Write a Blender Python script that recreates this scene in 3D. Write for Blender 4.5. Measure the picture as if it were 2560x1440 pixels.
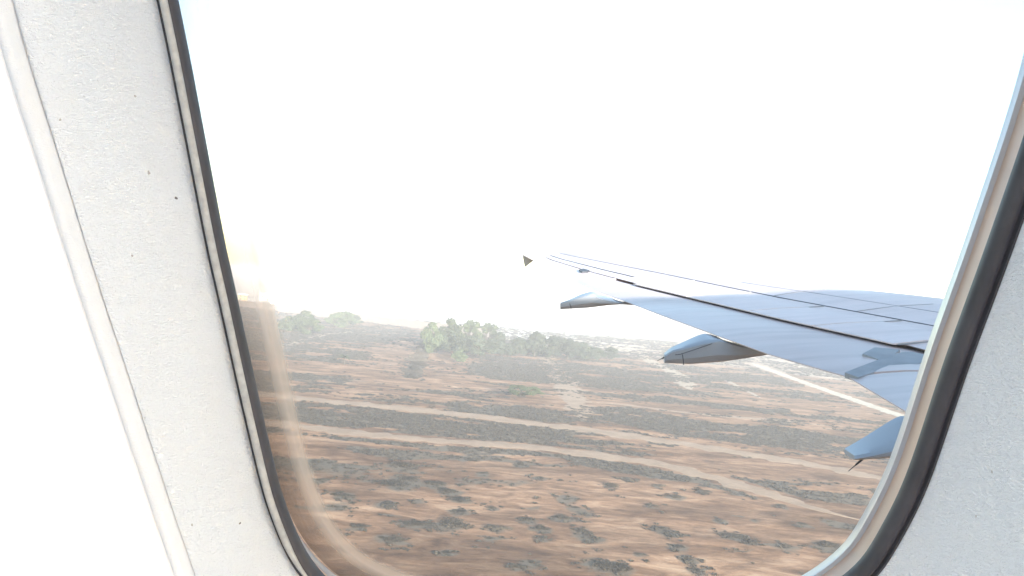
import bpy, math, random
import numpy as np
from mathutils import Vector, Matrix

random.seed(7)
rng = np.random.default_rng(11)
sc = bpy.context.scene
for o in list(bpy.data.objects):
    bpy.data.objects.remove(o)
col = sc.collection
R = math.radians

# ------------------------------------------------------------------ camera, sky, sun, exposure
F = 2130.0                       # focal length in pixels of a 2560 px wide picture
ALT = 18.0                       # height of the cabin window over the ground
ROLL = R(4.9)                    # the climbing aircraft is nose-up
PITCH = R(0.25)
PSI = R(-6.5)                    # camera axis against the aircraft's outboard axis
cam_r0 = Vector((math.cos(ROLL), 0, math.sin(ROLL)))
cam_u0 = Vector((-math.sin(ROLL), 0, math.cos(ROLL)))
cam_d = (Vector((0, 1, 0)) * math.cos(PITCH) + cam_u0 * math.sin(PITCH)).normalized()
cam_u = (cam_u0 * math.cos(PITCH) - Vector((0, 1, 0)) * math.sin(PITCH)).normalized()
cam_r = cam_d.cross(cam_u).normalized()
EYE = Vector((0, 0, ALT))
cd = bpy.data.cameras.new('camera')
cam = bpy.data.objects.new('camera', cd)
col.objects.link(cam)
cd.sensor_width = 36.0
cd.lens = 36.0 * F / 2560.0
cd.clip_start = 0.02
cd.clip_end = 20000
mw = Matrix.Identity(4)
for i, ax in enumerate((cam_r, cam_u, -cam_d)):
    for k in range(3):
        mw[k][i] = ax[k]
mw.translation = EYE
cam.matrix_world = mw
sc.camera = cam

# aircraft axes: X forward, Y outboard (port), Z up
AX = cam_r * math.cos(PSI) + cam_d * math.sin(PSI)
AY = -cam_r * math.sin(PSI) + cam_d * math.cos(PSI)
AZ = cam_u

SUN_PHI = R(33)                  # the sun stands ahead and to starboard, behind the viewer
s_l = Vector((math.sin(SUN_PHI), -math.cos(SUN_PHI), 0.175 * math.cos(SUN_PHI)))
sun_dir = (AX * s_l.x + AY * s_l.y + AZ * s_l.z).normalized()
SUN_EL = math.asin(sun_dir.z)
SUN_ROT = math.atan2(sun_dir.x, sun_dir.y)

world = bpy.data.worlds.new('World')
sc.world = world
world.use_nodes = True
wn = world.node_tree.nodes
wl = world.node_tree.links
wn.clear()
sky = wn.new('ShaderNodeTexSky')
sky.sky_type = 'NISHITA'
sky.sun_disc = False
sky.sun_elevation = SUN_EL
sky.sun_rotation = SUN_ROT
sky.altitude = 0
sky.air_density = 1.0
sky.dust_density = 0.7
sky.ozone_density = 1.0
bg = wn.new('ShaderNodeBackground')
bg.inputs['Strength'].default_value = 0.15
wo = wn.new('ShaderNodeOutputWorld')
wl.new(sky.outputs[0], bg.inputs[0])
wl.new(bg.outputs[0], wo.inputs[0])

sd = bpy.data.lights.new('sun', 'SUN')
sd.energy = 5.0
sd.angle = R(0.5)
sd.color = (1.0, 0.955, 0.90)
sun = bpy.data.objects.new('sun', sd)
col.objects.link(sun)
sun.rotation_euler = sun_dir.to_track_quat('Z', 'Y').to_euler()

sc.view_settings.view_transform = 'Standard'
sc.view_settings.look = 'None'
sc.view_settings.gamma = 1
sc.view_settings.use_curve_mapping = False
sc.view_settings.exposure = 2.15
sc.render.engine = 'CYCLES'
sc.cycles.max_bounces = 10
sc.cycles.diffuse_bounces = 5
sc.cycles.transparent_max_bounces = 24
sc.cycles.volume_bounces = 0
sc.cycles.sample_clamp_indirect = 6.0


# ------------------------------------------------------------------ materials
def new_mat(name):
    m = bpy.data.materials.new(name)
    m.use_nodes = True
    nt = m.node_tree
    return m, nt, nt.nodes['Principled BSDF']


def noise(nt, scale, detail=4, rough=0.55, vec=None, dist=0.0):
    n = nt.nodes.new('ShaderNodeTexNoise')
    n.inputs['Scale'].default_value = scale
    n.inputs['Detail'].default_value = detail
    n.inputs['Roughness'].default_value = rough
    n.inputs['Distortion'].default_value = dist
    if vec is not None:
        nt.links.new(vec, n.inputs['Vector'])
    return n


def ramp(nt, fac, stops):
    r = nt.nodes.new('ShaderNodeValToRGB')
    while len(r.color_ramp.elements) < len(stops):
        r.color_ramp.elements.new(0.5)
    for e, (p, c) in zip(r.color_ramp.elements, stops):
        e.position = p
        e.color = (c[0], c[1], c[2], 1) if not isinstance(c, (int, float)) else (c, c, c, 1)
    nt.links.new(fac, r.inputs[0])
    return r


def mixc(nt, fac, a, b, mode='MIX'):
    m = nt.nodes.new('ShaderNodeMix')
    m.data_type = 'RGBA'
    m.blend_type = mode
    for sock, v in ((m.inputs[0], fac), (m.inputs[6], a), (m.inputs[7], b)):
        if hasattr(v, 'links') or isinstance(v, bpy.types.NodeSocket):
            nt.links.new(v, sock)
        elif isinstance(v, (int, float)):
            sock.default_value = v
        else:
            sock.default_value = (v[0], v[1], v[2], 1)
    return m.outputs[2]


def coords(nt, scale=(1, 1, 1), kind='Object', rot=(0, 0, 0)):
    t = nt.nodes.new('ShaderNodeTexCoord')
    mp = nt.nodes.new('ShaderNodeMapping')
    mp.inputs['Scale'].default_value = scale
    mp.inputs['Rotation'].default_value = rot
    nt.links.new(t.outputs[kind], mp.inputs[0])
    return mp.outputs[0]


def bump(nt, bsdf, h, strength, dist):
    b = nt.nodes.new('ShaderNodeBump')
    b.inputs['Strength'].default_value = strength
    b.inputs['Distance'].default_value = dist
    nt.links.new(h, b.inputs['Height'])
    nt.links.new(b.outputs[0], bsdf.inputs['Normal'])


def simple(name, c, rough=0.6, var=0.15, scale=3.0, spec=0.4):
    m, nt, b = new_mat(name)
    n = noise(nt, scale, 4, 0.6, coords(nt))
    lo = [max(0, x * (1 - var)) for x in c]
    hi = [min(1, x * (1 + var)) for x in c]
    r = ramp(nt, n.outputs[0], [(0.3, lo), (0.7, hi)])
    nt.links.new(r.outputs[0], b.inputs['Base Color'])
    b.inputs['Roughness'].default_value = rough
    b.inputs['Specular IOR Level'].default_value = spec
    return m


def cabin_plastic(name, c, bscale, bstr):
    m, nt, b = new_mat(name)
    v = coords(nt)
    big = noise(nt, 9, 3, 0.6, v)
    spk = noise(nt, 420, 2, 0.5, v)
    cbase = mixc(nt, big.outputs[0], [x * 0.93 for x in c], c)
    sr = ramp(nt, spk.outputs[0], [(0.20, 1.0), (0.25, 0.0)])     # sparse grime specks
    cc = mixc(nt, sr.outputs[0], cbase, [x * 0.72 for x in c])
    nt.links.new(cc, b.inputs['Base Color'])
    b.inputs['Roughness'].default_value = 0.5
    b.inputs['Specular IOR Level'].default_value = 0.35
    g = noise(nt, bscale, 3, 0.6, coords(nt, (1.0, 1.0, 2.2)), 0.6)
    bump(nt, b, g.outputs[0], bstr, 0.0006 if bstr < .8 else 0.0016)
    return m


M = {}
M['panel'] = cabin_plastic('cabin_panel_plastic', (0.89, 0.90, 0.91), 900, 0.35)
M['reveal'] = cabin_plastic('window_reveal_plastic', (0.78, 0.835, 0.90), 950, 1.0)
M['mark_dark'] = simple('grime_dark', (0.16, 0.16, 0.17), 0.8)
M['mark_grey'] = simple('grime_grey', (0.42, 0.42, 0.42), 0.8)
M['mark_white'] = simple('paint_chip_white', (0.9, 0.9, 0.9), 0.6)
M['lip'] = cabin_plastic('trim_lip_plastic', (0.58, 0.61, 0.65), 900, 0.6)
M['liner'] = simple('cabin_liner', (0.82, 0.81, 0.78), 0.7, 0.03, 2)
M['floor'] = simple('cabin_carpet', (0.13, 0.15, 0.20), 0.95, 0.1, 30)
M['rubber'] = simple('window_rubber', (0.04, 0.04, 0.048), 0.55, 0.2, 60, 0.4)
M['spacer'] = simple('window_spacer', (0.64, 0.45, 0.35), 0.5, 0.08, 40, 0.4)
M['retainer'] = simple('window_retainer', (0.52, 0.50, 0.52), 0.3, 0.05, 40, 0.5)
M['skin_out'] = simple('fuselage_paint', (0.75, 0.75, 0.76), 0.35, 0.03, 1)


def wing_paint(name, c, streak=0.25):
    m, nt, b = new_mat(name)
    v = coords(nt, (1, 1, 1))
    big = noise(nt, 0.9, 5, 0.6, v)
    st = noise(nt, 1.0, 5, 0.65, coords(nt, (0.7, 6.0, 1.0)))        # chordwise dirt runs
    fine = noise(nt, 14, 4, 0.65, v)
    base = mixc(nt, big.outputs[0], [x * 0.88 for x in c], [min(1, x * 1.06) for x in c])
    sr = ramp(nt, st.outputs[0], [(0.42, 0.0), (0.75, 1.0)])
    base = mixc(nt, sr.outputs[0], base, mixc(nt, streak, base, [x * 0.45 for x in c]))
    fr = ramp(nt, fine.outputs[0], [(0.62, 0.0), (0.78, 1.0)])
    mm = nt.nodes.new('ShaderNodeMath')
    mm.operation = 'MULTIPLY'
    mm.inputs[1].default_value = 0.35
    nt.links.new(fr.outputs[0], mm.inputs[0])
    base = mixc(nt, mm.outputs[0], base, [x * 0.55 for x in c])
    nt.links.new(base, b.inputs['Base Color'])
    rr = ramp(nt, big.outputs[0], [(0.3, 0.32), (0.7, 0.5)])
    nt.links.new(rr.outputs[0], b.inputs['Roughness'])
    b.inputs['Specular IOR Level'].default_value = 0.45
    return m


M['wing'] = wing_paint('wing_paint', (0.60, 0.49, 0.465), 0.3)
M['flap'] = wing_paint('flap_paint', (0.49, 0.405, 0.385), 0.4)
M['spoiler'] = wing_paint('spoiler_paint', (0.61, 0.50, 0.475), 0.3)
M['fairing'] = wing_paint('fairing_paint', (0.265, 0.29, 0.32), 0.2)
M['seal'] = simple('dark_sealant', (0.05, 0.052, 0.06), 0.6)
M['joint'] = simple('flap_joint_grey', (0.24, 0.25, 0.26), 0.55, 0.15, 5)
M['wick'] = simple('static_wick_black', (0.03, 0.03, 0.03), 0.5)
M['fence'] = simple('tip_fence_paint', (0.40, 0.40, 0.38), 0.4, 0.05)


def glass_mat():
    m = bpy.data.materials.new('acrylic_pane')
    m.use_nodes = True
    nt = m.node_tree
    nt.nodes.clear()
    out = nt.nodes.new('ShaderNodeOutputMaterial')
    tr = nt.nodes.new('ShaderNodeBsdfTransparent')
    tr.inputs[0].default_value = (0.997, 0.997, 0.997, 1)
    gl = nt.nodes.new('ShaderNodeBsdfGlossy')
    gl.inputs['Roughness'].default_value = 0.03
    fr = nt.nodes.new('ShaderNodeFresnel')
    fr.inputs['IOR'].default_value = 1.25
    mx = nt.nodes.new('ShaderNodeMixShader')
    nt.links.new(fr.outputs[0], mx.inputs[0])
    nt.links.new(tr.outputs[0], mx.inputs[1])
    nt.links.new(gl.outputs[0], mx.inputs[2])
    nt.links.new(mx.outputs[0], out.inputs[0])
    return m


M['glass'] = glass_mat()


def edge_band_mat():  # pane-edge refraction and its glow painted as tint and translucency
    m = bpy.data.materials.new('painted_edge_refraction')
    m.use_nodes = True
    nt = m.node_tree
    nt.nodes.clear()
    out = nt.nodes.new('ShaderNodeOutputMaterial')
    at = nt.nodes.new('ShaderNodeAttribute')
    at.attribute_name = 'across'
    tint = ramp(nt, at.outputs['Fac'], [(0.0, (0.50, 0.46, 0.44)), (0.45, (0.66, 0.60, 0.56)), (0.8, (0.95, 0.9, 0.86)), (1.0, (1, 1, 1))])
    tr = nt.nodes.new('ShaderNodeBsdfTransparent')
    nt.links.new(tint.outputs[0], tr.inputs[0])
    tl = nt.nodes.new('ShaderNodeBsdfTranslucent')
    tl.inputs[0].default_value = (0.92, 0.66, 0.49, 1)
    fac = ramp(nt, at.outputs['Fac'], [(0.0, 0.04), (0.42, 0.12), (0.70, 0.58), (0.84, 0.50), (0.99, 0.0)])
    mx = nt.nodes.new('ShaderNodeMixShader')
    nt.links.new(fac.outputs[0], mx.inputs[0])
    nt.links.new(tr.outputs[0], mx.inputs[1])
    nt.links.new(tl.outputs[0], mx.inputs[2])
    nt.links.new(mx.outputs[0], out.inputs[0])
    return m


M['edge_band'] = edge_band_mat()
M['cord'] = simple('silver_cord', (0.33, 0.34, 0.34), 0.35, 0.2, 300, 0.6)


# ------------------------------------------------------------------ mesh helpers
class MB:
    def __init__(self):
        self.v = []
        self.f = []

    def add(self, vs, fs):
        k = len(self.v)
        self.v.extend(tuple(p) for p in vs)
        self.f.extend(tuple(k + i for i in f) for f in fs)

    def grid(self, rows, closed=False, cap=False):
        n = len(rows[0])
        vs = [p for r in rows for p in r]
        fs = []
        m = n if closed else n - 1
        for a in range(len(rows) - 1):
            for j in range(m):
                j2 = (j + 1) % n
                fs.append((a * n + j, a * n + j2, (a + 1) * n + j2, (a + 1) * n + j))
        if cap:
            fs.append(tuple(range(n))[::-1])
            fs.append(tuple((len(rows) - 1) * n + j for j in range(n)))
        self.add(vs, fs)

    def box(self, c, s, rz=0.0):
        ca, sa = math.cos(rz), math.sin(rz)
        vs = []
        for z in (-.5, .5):
            for x, y in ((-.5, -.5), (.5, -.5), (.5, .5), (-.5, .5)):
                X, Y = x * s[0], y * s[1]
                vs.append((c[0] + X * ca - Y * sa, c[1] + X * sa + Y * ca, c[2] + z * s[2]))
        self.add(vs, [(3, 2, 1, 0), (4, 5, 6, 7), (0, 1, 5, 4), (1, 2, 6, 5), (2, 3, 7, 6), (3, 0, 4, 7)])

    def tube(self, pts, radii, n=8):
        pts = [Vector(p) for p in pts]
        rows = []
        for i, p in enumerate(pts):
            t = (pts[min(i + 1, len(pts) - 1)] - pts[max(i - 1, 0)]).normalized()
            a = t.orthogonal().normalized()
            b = t.cross(a)
            rows.append([p + (a * math.cos(2 * math.pi * k / n) + b * math.sin(2 * math.pi * k / n)) * radii[i] for k in range(n)])
        # keep rings aligned
        self.grid(rows, True, True)

    def prism(self, poly, axis, th):
        """poly: list of 3-D points, extruded by axis*th"""
        n = len(poly)
        a = [Vector(p) for p in poly]
        b = [p + Vector(axis) * th for p in a]
        fs = [tuple(range(n))[::-1], tuple(range(n, 2 * n))]
        for i in range(n):
            j = (i + 1) % n
            fs.append((i, j, n + j, n + i))
        self.add(a + b, fs)

    def mesh(self, name, mat, smooth=False):
        me = bpy.data.meshes.new(name)
        me.from_pydata([tuple(p) for p in self.v], [], self.f)
        me.validate()
        if mat is not None:
            me.materials.append(mat)
        if smooth:
            for p in me.polygons:
                p.use_smooth = True
        me.update()
        return me

    def build(self, name, mat, parent=None, smooth=False, fixn=True):
        me = self.mesh(name, mat, smooth)
        if fixn:
            import bmesh
            bm = bmesh.new()
            bm.from_mesh(me)
            bmesh.ops.recalc_face_normals(bm, faces=bm.faces)
            bm.to_mesh(me)
            bm.free()
        o = bpy.data.objects.new(name, me)
        col.objects.link(o)
        if parent is not None:
            o.parent = parent
        return o


def auto_smooth(o, deg=35):
    me = o.data
    for p in me.polygons:
        p.use_smooth = True
    me.set_sharp_from_angle(angle=R(deg))


def tag(o, label=None, cat=None, group=None, kind=None):
    if label:
        o['label'] = label
    if cat:
        o['category'] = cat
    if group:
        o['group'] = group
    if kind:
        o['kind'] = kind
    return o


def empty(name, loc, rz=0.0):
    o = bpy.data.objects.new(name, None)
    o.empty_display_size = 0.5
    col.objects.link(o)
    o.location = loc
    o.rotation_euler = (0, 0, rz)
    return o


def ray(px, py):
    return cam_d + cam_r * ((px - 1280) / F) + cam_u * ((720 - py) / F)


def ground_at(px, py, z=0.0):
    v = ray(px, py)
    t = (z - ALT) / v.z
    p = EYE + v * t
    return Vector((p.x, p.y, z))


# ------------------------------------------------------------------ ground
def vnoise(x, y, seed=0):
    xi = np.floor(x).astype(np.int64)
    yi = np.floor(y).astype(np.int64)
    xf = x - xi
    yf = y - yi

    def h(a, b):
        n = (a * 374761393 + b * 668265263 + seed * 1442695041) & 0x7fffffff
        n = ((n ^ (n >> 13)) * 1274126177) & 0x7fffffff
        return ((n ^ (n >> 16)) & 0xffff) / 65535.0
    u = xf * xf * (3 - 2 * xf)
    v = yf * yf * (3 - 2 * yf)
    return (h(xi, yi) * (1 - u) + h(xi + 1, yi) * u) * (1 - v) + (h(xi, yi + 1) * (1 - u) + h(xi + 1, yi + 1) * u) * v


def fbm(x, y, seed=0, oct=4):
    s, a, t = 0, 1.0, 0
    for i in range(oct):
        s = s + a * vnoise(x * 2 ** i, y * 2 ** i, seed + i * 17)
        t += a
        a *= 0.55
    return s / t


TR1 = [(400, 962), (560, 976), (690, 990), (850, 1006), (1000, 1020), (1250, 1048), (1500, 1080), (1700, 1108), (1900, 1140), (2100, 1175), (2260, 1208), (2420, 1245)]
TR2 = [(400, 1032), (560, 1046), (700, 1060), (850, 1078), (1000, 1094), (1150, 1106), (1300, 1116), (1420, 1128), (1550, 1145), (1680, 1168), (1780, 1192), (1880, 1222), (1970, 1250), (2060, 1278), (2150, 1300)]
tr1 = np.array([ground_at(*p)[:2] for p in TR1])
tr2 = np.array([ground_at(*p)[:2] for p in TR2])


def y1(x):
    return np.interp(x, tr1[:, 0], tr1[:, 1])


def y2(x):
    return np.interp(x, tr2[:, 0], tr2[:, 1])


def seg_dist(x, y, pts):
    d = np.full(np.shape(x), 1e9)
    for a, b in zip(pts[:-1], pts[1:]):
        ab = b - a
        t = np.clip(((x - a[0]) * ab[0] + (y - a[1]) * ab[1]) / (ab @ ab), 0, 1)
        d = np.minimum(d, np.hypot(x - a[0] - t * ab[0], y - a[1] - t * ab[1]))
    return d


shrub_px = [(1010, 1165, 66, 'a'), (1020, 1195, 62, 'a'), (1000, 1210, 70, 'a'), (1090, 1208, 44, 'b'), (1122, 1228, 50, 'b'), (1148, 1246, 46, 'b'), (1152, 1276, 38, 'b'),
            (966, 1262, 36, 'c'), (1047, 1250, 30, 'c'), (1030, 1309, 46, 'c'), (1075, 1310, 40, 'c'), (1127, 1310, 54, 'c'), (955, 1344, 44, 'c'), (990, 1350, 46, 'c'),
            (1233, 1267, 28, 'd'), (1205, 1184, 30, 'd'), (1318, 1298, 34, 'd'), (1350, 1320, 36, 'd'), (1240, 1320, 42, 'd'), (1226, 1345, 36, 'd'),
            (1415, 1250, 38, 'e'), (1440, 1268, 40, 'e'), (1464, 1282, 34, 'e'), (1402, 1293, 36, 'e'), (1455, 1328, 46, 'e'), (1480, 1346, 44, 'e'), (1356, 1346, 30, 'd'),
            (899, 1316, 30, 'c'), (1120, 1382, 34, 'd'), (1330, 1408, 50, 'd'), (1295, 1420, 40, 'd'), (1127, 1140, 26, 'b'), (1500, 1416, 56, 'e'), (1545, 1424, 60, 'e'),
            (1525, 1216, 34, 'f'), (1690, 1243, 44, 'f'), (1626, 1264, 26, 'f'), (1650, 1322, 44, 'f'), (1675, 1336, 38, 'f'), (1698, 1370, 36, 'f'), (1722, 1402, 44, 'f'), (1740, 1424, 44, 'f'),
            (1845, 1344, 44, 'g'), (1875, 1356, 36, 'g'), (1955, 1366, 48, 'g'), (2077, 1364, 52, 'g'), (1956, 1264, 26, 'g'), (1570, 1200, 30, 'f'), (1755, 1228, 30, 'g'),
            (860, 1240, 40, 'c'), (840, 1270, 46, 'c'), (1600, 1388, 34, 'f'), (1800, 1300, 30, 'g'), (1350, 1196, 34, 'd'), (1300, 1160, 30, 'd'), (800, 1200, 40, 'c'), (1640, 1215, 26, 'f'), (1885, 1300, 24, 'g'), (2010, 1310, 26, 'g')]
HEDGE = np.array([ground_at(*p)[:2] for p in [(1068, 862), (1026, 944)]])
ROAD = np.array([ground_at(*p)[:2] for p in [(1880, 908), (1960, 938), (2050, 970), (2150, 1005), (2230, 1032), (2300, 1056), (2400, 1090)]])
shrub_pos = [(ground_at(p[0], p[1] + 3), p[2]) for p in shrub_px]


def scrub_density(x, y):
    """0 bare soil .. 1 thick low scrub; follows the two tracks"""
    b2 = y - y2(x)                       # beyond the near track
    b1 = y - y1(x)                       # beyond the far track
    n1 = fbm(x / 22.0, y / 10.0, 3, 5)
    n2 = fbm(x / 7.0, y / 3.6, 9, 4)
    n3 = fbm(x / 40.0, y / 30.0, 21, 4)
    n4 = fbm(x / 3.6, y / 1.6, 33, 3)
    nn = 0.36 * n1 + 0.24 * n2 + 0.22 * n3 + 0.18 * n4
    def sm(a, lo, hi):
        return np.clip((a - lo) / (hi - lo), 0, 1)
    near = np.maximum(sm(nn, 0.58, 0.66) * 0.6, sm(n4, 0.66, 0.74) * 0.7 * sm(n2, 0.40, 0.55))
    near = np.maximum(near, sm(-(b2 + 1.0), 0, 1) * sm(b2 + 8.5 + 7 * (n2 - .5) * 2, 0, 2) * sm(n1, 0.36, 0.44))   # strip on the near side of track
    left = sm(-8.0 - x + 10 * (n2 - .5), 0, 3) * sm(nn, 0.44, 0.50) * sm(y, 72, 84)
    near = np.maximum(near, left)
    mid = sm(nn, 0.465, 0.51)
    far = sm(nn, 0.475, 0.535)
    d = np.where(b2 < 0, near, np.where(b1 < 0, mid, far))
    wob = 0.75 + 0.5 * n4
    for g, w in shrub_pos:
        r = w / F * g.length * 0.62
        d = np.maximum(d, np.clip(1.5 - np.hypot((x - g.x) / (r * 1.3), (y - g.y) / (r * 1.7)) * (0.3 + 1.6 * n4), 0, 1) * 0.75)
    hd = seg_dist(x, y, HEDGE) + 2 * (n2 - .5)
    d = d * np.clip((hd - 9) / 6, 0.15, 1)
    d = np.maximum(d, np.clip(2.2 - hd * 1.1, 0, 1))
    rd = np.minimum(seg_dist(x, y, tr1), seg_dist(x, y, tr2))
    d = d * sm(rd + 1.2 * (n2 - .5), 2.2, 3.0)
    d = d * sm(seg_dist(x, y, ROAD), 3.0, 4.2)
    return d


def ground_material():
    m, nt, b = new_mat('dry_soil')
    v = coords(nt, (1, 1, 1))
    vs = coords(nt, (0.45, 1.0, 1.0))
    big = noise(nt, 0.10, 5, 0.62, vs, 0.7)
    med = noise(nt, 0.45, 5, 0.62, vs, 0.8)
    fin = noise(nt, 2.2, 5, 0.7, vs, 0.4)
    grit = noise(nt, 9.0, 3, 0.7, v)
    soil = ramp(nt, med.outputs[0], [(0.28, (0.125, 0.072, 0.042)), (0.42, (0.215, 0.122, 0.069)), (0.55, (0.325, 0.190, 0.108)), (0.72, (0.47, 0.312, 0.195))])
    dk = ramp(nt, big.outputs[0], [(0.38, (0.36, 0.32, 0.29)), (0.50, (0.72, 0.68, 0.65)), (0.58, (1, 1, 1))])
    c = mixc(nt, 0.75, soil.outputs[0], dk.outputs[0], 'MULTIPLY')
    fr = ramp(nt, fin.outputs[0], [(0.34, (0.62, 0.60, 0.58)), (0.55, (1, 1, 1)), (0.8, (1.0, 1.0, 1.0))])
    c = mixc(nt, 0.8, c, fr.outputs[0], 'MULTIPLY')
    gr = ramp(nt, grit.outputs[0], [(0.35, (0.7, 0.68, 0.66)), (0.6, (1, 1, 1))])
    c = mixc(nt, 0.5, c, gr.outputs[0], 'MULTIPLY')
    at = nt.nodes.new('ShaderNodeAttribute')
    at.attribute_name = 'scrub'
    ad = nt.nodes.new('ShaderNodeMath')
    ad.operation = 'ADD'
    nt.links.new(at.outputs['Fac'], ad.inputs[0])
    sb = nt.nodes.new('ShaderNodeMath')
    sb.operation = 'MULTIPLY_ADD'
    nt.links.new(fin.outputs[0], sb.inputs[0])
    sb.inputs[1].default_value = 0.9
    sb.inputs[2].default_value = -0.45
    nt.links.new(sb.outputs[0], ad.inputs[1])
    ar = ramp(nt, ad.outputs[0], [(0.35, 0.0), (0.65, 1.0)])
    litter = ramp(nt, grit.outputs[0], [(0.3, (0.095, 0.078, 0.056)), (0.7, (0.155, 0.124, 0.088))])
    c = mixc(nt, ar.outputs[0], c, litter.outputs[0])
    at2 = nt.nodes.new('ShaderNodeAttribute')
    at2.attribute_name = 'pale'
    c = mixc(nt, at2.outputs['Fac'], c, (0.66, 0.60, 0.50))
    nt.links.new(c, b.inputs['Base Color'])
    b.inputs['Roughness'].default_value = 0.95
    b.inputs['Specular IOR Level'].default_value = 0.1
    bump(nt, b, fin.outputs[0], 0.6, 0.12)
    return m


M['soil'] = ground_material()


PATHS = [[(1880, 908), (1960, 938), (2050, 970), (2150, 1005), (2230, 1032), (2300, 1056), (2400, 1090)],
         [(1500, 858), (1560, 877), (1620, 900), (1660, 919), (1700, 940), (1725, 975)],
         [(1800, 944), (1850, 968), (1905, 997)],
         [(700, 868), (800, 838), (900, 828), (1000, 835)],
         [(1470, 1004), (1560, 1012), (1700, 1030), (1830, 1042), (1960, 1052), (2080, 1066)],
         [(1350, 872), (1400, 940), (1430, 985), (1460, 1050)],
         [(1090, 806), (1200, 832), (1300, 850)]]
PATHS = [np.array([ground_at(*p)[:2] for p in q]) for q in PATHS]


def relief(x, y):
    d = np.minimum(seg_dist(x, y, tr1), seg_dist(x, y, tr2))
    for q in PATHS:
        d = np.minimum(d, seg_dist(x, y, q))
    return (fbm(x / 9.0, y / 7.0, 41, 3) - 0.5) * 0.35 * np.clip((d - 4.0) / 4, 0, 1)


def make_ground():
    # one sheet: a fine patch where the picture looks, coarse rings out to the horizon
    us = np.concatenate([[-9000, -4000, -1800, -900, -500], np.linspace(-190, 225, 620), [500, 900, 1800, 4000, 9000]])
    vs = np.concatenate([[-3000, -600, -100, 0, 25], np.geomspace(38, 700, 330), [900, 1300, 2200, 4500, 12000]])
    X, Y = np.meshgrid(us, vs)
    D = scrub_density(X, Y)
    inside = (X > -189) & (X < 224) & (Y > 38) & (Y < 420)
    D = np.where(inside, D, np.clip(fbm(X / 60, Y / 60, 5, 4) * 1.2 - 0.1, 0, 1) * 0.8)
    Z = np.where(inside, relief(X, Y), 0.0)
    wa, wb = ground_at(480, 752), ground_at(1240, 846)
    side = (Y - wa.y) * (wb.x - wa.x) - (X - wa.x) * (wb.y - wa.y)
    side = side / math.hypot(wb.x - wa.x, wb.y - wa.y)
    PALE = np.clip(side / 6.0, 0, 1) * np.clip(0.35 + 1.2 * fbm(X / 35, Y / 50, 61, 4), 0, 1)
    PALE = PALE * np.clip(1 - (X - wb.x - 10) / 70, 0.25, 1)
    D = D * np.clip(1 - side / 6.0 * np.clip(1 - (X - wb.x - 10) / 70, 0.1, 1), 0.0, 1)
    n, k = len(us), len(vs)
    verts = np.stack([X.ravel(), Y.ravel(), Z.ravel()], 1)
    idx = np.arange(n * k).reshape(k, n)
    faces = np.stack([idx[:-1, :-1].ravel(), idx[:-1, 1:].ravel(), idx[1:, 1:].ravel(), idx[1:, :-1].ravel()], 1)
    me = bpy.data.meshes.new('ground')
    me.from_pydata(verts.tolist(), [], faces.tolist())
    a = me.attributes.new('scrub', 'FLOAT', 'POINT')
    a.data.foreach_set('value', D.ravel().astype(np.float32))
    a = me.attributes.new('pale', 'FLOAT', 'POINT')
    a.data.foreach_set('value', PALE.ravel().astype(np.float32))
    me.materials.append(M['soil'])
    for p in me.polygons:
        p.use_smooth = True
    o = bpy.data.objects.new('ground', me)
    col.objects.link(o)
    tag(o, 'rose tan dry soil spotted with dark scrub below the aircraft', 'ground', kind='structure')
    return o


make_ground()


def track_material(name, c):
    m, nt, b = new_mat(name)
    n1 = noise(nt, 0.35, 5, 0.6, coords(nt))
    n2 = noise(nt, 3.0, 5, 0.7, coords(nt, (0.5, 1, 1)))
    r1 = ramp(nt, n1.outputs[0], [(0.35, [x * 0.82 for x in c]), (0.65, [min(1, x * 1.1) for x in c])])
    r2 = ramp(nt, n2.outputs[0], [(0.3, (0.72, 0.70, 0.68)), (0.6, (1, 1, 1))])
    cc = mixc(nt, 0.7, r1.outputs[0], r2.outputs[0], 'MULTIPLY')
    nt.links.new(cc, b.inputs['Base Color'])
    b.inputs['Roughness'].default_value = 0.95
    b.inputs['Specular IOR Level'].default_value = 0.1
    bump(nt, b, n2.outputs[0], 0.4, 0.06)
    return m


M['track'] = track_material('packed_dirt', (0.30, 0.212, 0.142))
M['path'] = track_material('worn_path_soil', (0.34, 0.262, 0.185))
M['track_pale'] = track_material('pale_gravel', (0.42, 0.37, 0.28))


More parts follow.
